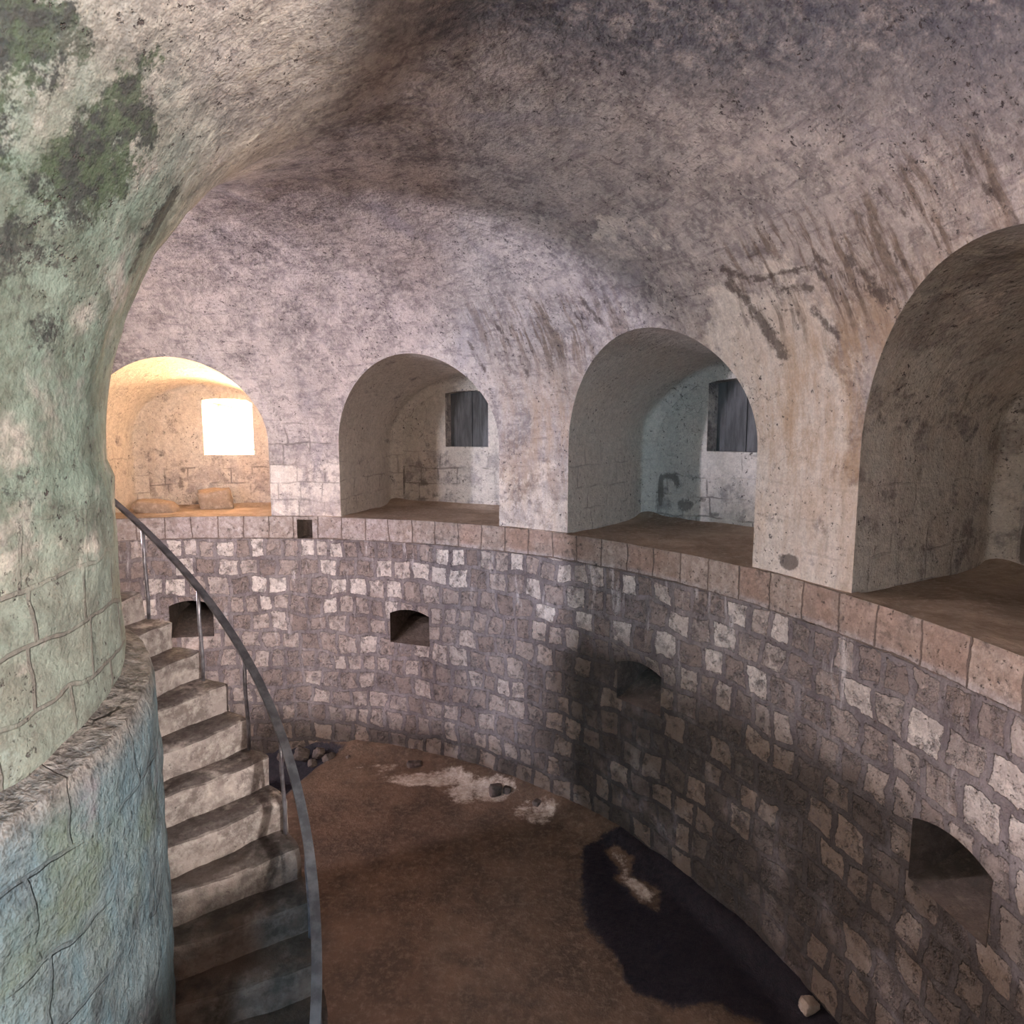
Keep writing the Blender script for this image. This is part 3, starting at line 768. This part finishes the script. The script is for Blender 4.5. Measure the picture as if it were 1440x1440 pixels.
Z = Z + .10 * smooth(rr, 5.2, 5.5) * (1 - hol)
dust = blob(X, Y, [(-.9, 7.0, .7, .22, .75), (-.35, 6.75, .5, .28, .8), (.25, 6.35, .35, .3, .6), (-1.5, 7.2, .5, .2, .5), (-1.6, 7.6, .4, .2, .3)])
dust = np.maximum(dust, .9 * np.clip(.35 + sd_ * 5, 0, 1) * (sd_ > -.07))
P = W(CX + (X - CX) / sc, CY + (Y - CY) / sc, Z)
ac = Acc(); ac.grid(P, np.stack([X, Y], -1), wet=wet, dust=dust)
ac.out('floor', M_FL, smooth=True, kind='structure')

# ------------------------------------------------------------------ stair
A0, Z0, DA, DZ = 12.24, -1.131, 6.07, .197     # nosing azimuth and tread level of the first visible step
stair = thing('spiral_staircase', tuple(pol(50, 1.9, -ZF)), 'worn pale stone staircase winding down round the central pillar', 'staircase')
def step(i):
    zt = Z0 - DZ * i; an = A0 + DA * i          # nosing at an, back at an-DA-1
    ro = 2.27 + .02 * rnd.uniform(-1, 1)
    zb = zt - DZ * 2.2
    na, nr, nz = 9, 22, 7
    a_b = an - DA - .9
    # closed shell: rings across azimuth, outline in (r,z)
    rs = np.linspace(RP - .08, ro, nr)
    # cross-section path along azimuth: back bottom -> back top -> tread -> nosing -> riser down
    path = [(a_b, zb), (a_b, zt)] + [(a_b + (an - a_b) * k / na, zt) for k in range(1, na)]
    nose = [(an - .55, zt), (an - .2, zt - .006), (an, zt - .028)]
    path += nose + [(an - .02, zt - .03 - (zt - .03 - zb) * k / nz) for k in range(1, nz + 1)]
    path = np.array(path)
    PA = path[:, 0][:, None] + 0 * rs[None, :]; PZ = path[:, 1][:, None] + 0 * PA; PR = rs[None, :] + 0 * PA
    # keep nosing thickness constant, round outer corner
    oc = np.clip((PR - (ro - .05)) / .05, 0, 1)
    PZ = PZ - .02 * oc ** 2 * (PZ > zt - .02)
    PA = PA - .9 * oc ** 2 * (PA > an - .6)
    P = pol(PA, PR, PZ)
    wear = smooth(PA, an - 2.2, an) * (PZ > zt - .05) * (1 - np.abs((PR - 1.85) / .5)).clip(0, 1)
    P[..., 2] -= .025 * wear * S
    nn = fbm(P, 3.2, 3, 100 + i)
    P = P + np.stack([nn * .035, fbm(P, 3.2, 3, 200 + i) * .035, fbm(P, 4, 3, 300 + i) * .03], -1)
    V = P.reshape(-1, 3); m = len(path)
    Fs = [tuple(f) for f in gridF(m, nr)]
    # outer and inner end caps, underside
    outer = [k * nr + nr - 1 for k in range(m)]; inner = [k * nr for k in range(m)][::-1]
    Fs.append(tuple(outer[::-1])); Fs.append(tuple(inner[::-1]))
    Fs.append(tuple([k for k in range(nr)] + [(m - 1) * nr + k for k in range(nr - 1, -1, -1)]))
    V = V - np.array(stair.location)
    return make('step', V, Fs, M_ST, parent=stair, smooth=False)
NST = 14
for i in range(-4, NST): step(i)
# solid masonry string under the steps, outer face stepped in
az = np.linspace(-20, 104, 120)
V = []; F = []
for a in az:
    zt = Z0 - DZ * ((a - A0) / DA) - DZ * 1.6
    zt = max(zt, -ZF - .05) if a < 97 else -ZF - .05
    for r_ in (2.2 + .02 * math.sin(a * .9), RP - .1): 
        V.append(pol(a, r_, zt)); V.append(pol(a, r_, -ZF - .6))
for i in range(len(az) - 1):
    b_ = i * 4
    F += [(b_, b_ + 4, b_ + 6, b_ + 2), (b_, b_ + 1, b_ + 5, b_ + 4), (b_ + 2, b_ + 6, b_ + 7, b_ + 3)]
e_ = (len(az) - 1) * 4
F += [(0, 2, 3, 1), (e_, e_ + 1, e_ + 3, e_ + 2)]
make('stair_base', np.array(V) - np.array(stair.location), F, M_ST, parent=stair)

# ------------------------------------------------------------------ handrail
RR3 = 2.22; PH = .668
def post_z(k): return -(1.328 + .394 * k)
hr = thing('handrail', tuple(pol(45, RR3, -2.5)), 'thin grey steel handrail curving down the outer edge of the stone staircase', 'handrail')
hl = np.array(hr.location)
def tube(path, r, name, mat, sides=10):
    path = np.array(path); n = len(path); V = []
    for i in range(n):
        t = path[min(i + 1, n - 1)] - path[max(i - 1, 0)]; t /= np.linalg.norm(t)
        u_ = np.cross(t, (0.3, .9, .1)); u_ /= np.linalg.norm(u_); v_ = np.cross(t, u_)
        for s_ in range(sides):
            a = 2 * math.pi * s_ / sides; V.append(path[i] + r * (math.cos(a) * u_ + math.sin(a) * v_))
    F = [(i * sides + s_, i * sides + (s_ + 1) % sides, (i + 1) * sides + (s_ + 1) % sides, (i + 1) * sides + s_) for i in range(n - 1) for s_ in range(sides)]
    F += [tuple(range(sides))[::-1], tuple((n - 1) * sides + s_ for s_ in range(sides))]
    return make(name, np.array(V) - hl, F, mat, parent=hr, smooth=True)
# flat bar
az = np.linspace(-22, 104, 150); V = []; F = []
wd, thk = .026, .010
for a in az:
    k = (a - 13.235) / 12.147; z = post_z(k) + PH
    for (dr, dz) in ((-wd, -thk), (wd, -thk), (wd, thk), (-wd, thk)): V.append(pol(a, RR3 + dr, z + dz))
for i in range(len(az) - 1):
    for s_ in range(4): F.append((i * 4 + s_, i * 4 + (s_ + 1) % 4, i * 4 + 4 + (s_ + 1) % 4, i * 4 + 4 + s_))
F += [(3, 2, 1, 0), tuple((len(az) - 1) * 4 + s_ for s_ in range(4))]
rail = make('rail', np.array(V) - hl, F, M_RAIL, parent=hr)
for k in range(-2, 7):
    a = 13.235 + 12.147 * k; zb = post_z(k) - .03; zt = post_z(k) + PH - .004
    pts = [pol(a, RR3, zb), pol(a, RR3 + .006, zb + .2), pol(a, RR3 - .004, zb + .45), pol(a, RR3, zt)]
    tube(pts, .0145 * S * .85, 'post', M_ROD)

# ------------------------------------------------------------------ unseen landing slab, added to shade the lower stairs and drum
az = np.linspace(101, 160, 60); V = np.concatenate([pol(az, 4.6, -1.0), pol(az, R + .02, -1.0), pol(az, 4.6, -1.14), pol(az, R + .02, -1.14)])
n_ = len(az); F = []
for i in range(n_ - 1):
    F += [(i, i + 1, n_ + i + 1, n_ + i), (2 * n_ + i, 3 * n_ + i, 3 * n_ + i + 1, 2 * n_ + i + 1), (i, 2 * n_ + i, 2 * n_ + i + 1, i + 1)]
F += [(0, n_, 3 * n_, 2 * n_), (n_ - 1, 3 * n_ - 1, 4 * n_ - 1, 2 * n_ - 1)]
make('landing_shade_slab', V, F, M_LE, kind='structure')

# ------------------------------------------------------------------ outer face of the tower
az = np.sort(np.unique(np.round(np.arange(-60, 300.01, 1.0), 3))); zz = np.linspace(-4.3, 2.6, 40)
AZ = az[:, None] + 0 * zz[None, :]; ZO = zz[None, :] + 0 * AZ
P = pol(AZ, 8.12 / np.cos(.5 * D2R), ZO); F = gridF(*AZ.shape)
fa = AZ.ravel()[F].mean(1); fzz = ZO.ravel()[F].mean(1); keep = np.ones(len(F), bool)
for c in CENT:
    q = NICHE.get(c, dict(win=(-.42, .42, -.3, .55), open=True))
    if not q.get('open'): continue
    w_ = {146: (-.75, .75, -.995, .6), 270: (-1.1, -.4, -.3, .40)}.get(c, q['win'])
    cc = c if c > -60 else c + 360
    a0 = cc + math.degrees(math.atan2(w_[0], 8.12)) ; a1 = cc + math.degrees(math.atan2(w_[1], 8.12))
    keep &= ~((fa > a0 - .2) & (fa < a1 + .2) & (fzz > w_[2] - .02) & (fzz < w_[3] + .02))
make('wall_exterior', P.reshape(-1, 3), F[keep], M_OUT, kind='structure')
rg = np.linspace(-60, 300, 97)[:-1]
V = np.concatenate([pol(rg, 8.3, 2.6), pol(rg, 8.3, 2.75)]); n_ = len(rg)
make('roof_slab', V, [tuple(range(n_)), tuple(range(2 * n_ - 1, n_ - 1, -1))] + [(i, n_ + i, n_ + (i + 1) % n_, (i + 1) % n_) for i in range(n_)], M_OUT, kind='structure')
V = pol(rg, 8.3, -4.9); make('ground', V, [tuple(range(n_))], M_OUT, kind='structure')

# ------------------------------------------------------------------ loose stones
def stone(name, loc_, size, rot, seed, mat, label, cat, group=None, boxy=.6):
    import bmesh
    bm = bmesh.new(); bmesh.ops.create_cube(bm, size=2)
    bmesh.ops.subdivide_edges(bm, edges=bm.edges[:], cuts=7, use_grid_fill=True)
    co = np.array([v.co[:] for v in bm.verts])
    sph = co / np.linalg.norm(co, axis=1, keepdims=True) * 1.15
    co = co * boxy + sph * (1 - boxy)
    co += fbm(co + seed * 7.3, 1.1, 4, seed)[:, None] * .22 * co
    co *= np.array(size) * .5
    for v, c_ in zip(bm.verts, co): v.co = c_
    me = bpy.data.meshes.new(name); bm.to_mesh(me); bm.free(); me.materials.append(mat)
    me.polygons.foreach_set('use_smooth', [True] * len(me.polygons))
    o = bpy.data.objects.new(name, me); col.objects.link(o)
    o.location = tuple(loc_); o.rotation_euler = rot
    return tag(o, label, cat, group)
c = -9
stone('fallen_block', loc(c, .12, 6.42, -.88), (.52, .30, .34), (.1, -.12, c * -D2R + .15), 3, M_LE,
      'squared stone block leaning against the back wall under the bright window', 'stone', boxy=.85)
stone('rubble_mound', loc(c, -.52, 6.12, -.95), (.62, .40, .26), (.05, .1, c * -D2R), 8, M_LE,
      'low mound of crumbled masonry in the left corner of the sunlit niche', 'rubble', boxy=.3)
G = 'rubble stones at the edge of the dark pit behind the stairs'
spots = [(-2.22, 7.5, .13), (-2.4, 7.65, .12), (-2.12, 7.72, .09), (-2.6, 7.62, .15), (-2.8, 7.55, .12), (-2.4, 7.4, .09), (-2.0, 7.5, .08)]
for i, (x, y, s_) in enumerate(spots):
    stone('rubble_stone', W(x, y, -ZF - .02), (s_ * 1.5, s_ * 1.2, s_), (rnd.random(), rnd.random(), rnd.random() * 3), 20 + i, M_RC,
          'small dark stone lying at the edge of the black hole behind the stairs', 'stone', G)
stone('loose_stone', W(-.18, 6.68, -ZF + .05), (.17, .13, .16), (.2, .1, .4), 41, M_RC, 'upright dark stone at the foot of the masonry wall', 'stone')
stone('loose_stone', W(-.05, 6.72, -ZF + .03), (.13, .11, .10), (.1, .3, 1.4), 42, M_RC, 'small dark stone beside the upright one at the wall foot', 'stone')
stone('loose_stone', W(.28, 6.5, -ZF + .02), (.18, .10, .07), (0, .1, .9), 43, M_RC, 'flat dark stone where the dusty patch meets the masonry wall', 'stone')
stone('loose_stone', W(-1.15, 7.28, -ZF + .03), (.22, .12, .08), (0, .1, .2), 44, M_RC, 'low dark stone against the far wall foot behind the dusty patch', 'stone')
stone('loose_stone', W(2.02, 3.98, -ZF + .06), (.14, .12, .12), (0, .1, .2), 45, M_LE, 'pale pebble at the wall side edge of the dark wet patch', 'stone')

# ------------------------------------------------------------------ camera
cam_d = bpy.data.cameras.new('camera'); cam = bpy.data.objects.new('camera', cam_d); col.objects.link(cam)
cam_d.sensor_width = 36; cam_d.sensor_fit = 'HORIZONTAL'; cam_d.lens = 36 * 914 / 1440; cam_d.clip_start = .02
cam.location = (0, 0, ZF * S); cam.rotation_euler = (math.pi / 2 - .12, 0, 0)
bpy.context.scene.camera = cam

# ------------------------------------------------------------------ light
sc_ = bpy.context.scene
w = bpy.data.worlds.new('sky'); sc_.world = w; w.use_nodes = True
bg = w.node_tree.nodes['Background']; bg.inputs[0].default_value = (1, .90, .80, 1); bg.inputs[1].default_value = 2.2
def area(name, c, y, x, z, sx, sz, power, color, tilt=0, yaw=0):
    l = bpy.data.lights.new(name, 'AREA'); l.shape = 'RECTANGLE'; l.size = sx * S; l.size_y = sz * S
    l.energy = power; l.color = color
    o = bpy.data.objects.new(name, l); col.objects.link(o)
    o.location = tuple(loc(c, x, y, z))
    # aim inwards (towards the tower axis)
    o.rotation_euler = (math.pi / 2 + tilt, 0, -c * D2R + math.pi + yaw)
    return o
def sun(name, az_from, elev, strength, color, ang):
    l = bpy.data.lights.new(name, 'SUN'); l.energy = strength; l.color = color; l.angle = ang * D2R
    o = bpy.data.objects.new(name, l); col.objects.link(o)
    # light arrives from azimuth az_from
    d = np.array([-math.sin(az_from * D2R) * math.cos(elev * D2R), -math.cos(az_from * D2R) * math.cos(elev * D2R), -math.sin(elev * D2R)])
    from mathutils import Vector
    o.rotation_euler = Vector(d).to_track_quat('-Z', 'Y').to_euler(); return o
sun('sunlight', -6, 38, 380, (1, .70, .40), 2.)
area('daylight_window_far', -9, 7.35, .27, .0, .58, .45, 150, (1, .70, .38), -.15)
area('daylight_door', 146, 7.6, 0, .1, 1.2, .8, 190, (1, .92, .86), .95)
area('daylight_window_behind', 177, 7.2, 0, .12, .8, .8, 230, (.42, .74, 1), .0)
area('daylight_window_left', 208, 7.2, 0, .12, .8, .8, 200, (1, .90, .85), .9)
area('daylight_window_beside', 115, 7.2, .1, .2, .22, .22, 240, (.98, .92, .86), .1)
area('daylight_window_side', 239, 7.2, 0, .12, .8, .8, 400, (.96, .90, 1), .6)
area('daylight_window_back', 270, 7.2, -.75, .12, .45, .8, 750, (.87, .83, 1), .25)
area('fill_light_hidden', -40, 7.2, 0, .12, .8, .8, 700, (.97, .90, 1), .7)  # unseen fill light added to brighten the vault crown

vs = sc_.view_settings
vs.view_transform = 'Standard'; vs.look = 'None'; vs.gamma = 1; vs.use_curve_mapping = False; vs.exposure = 1.72
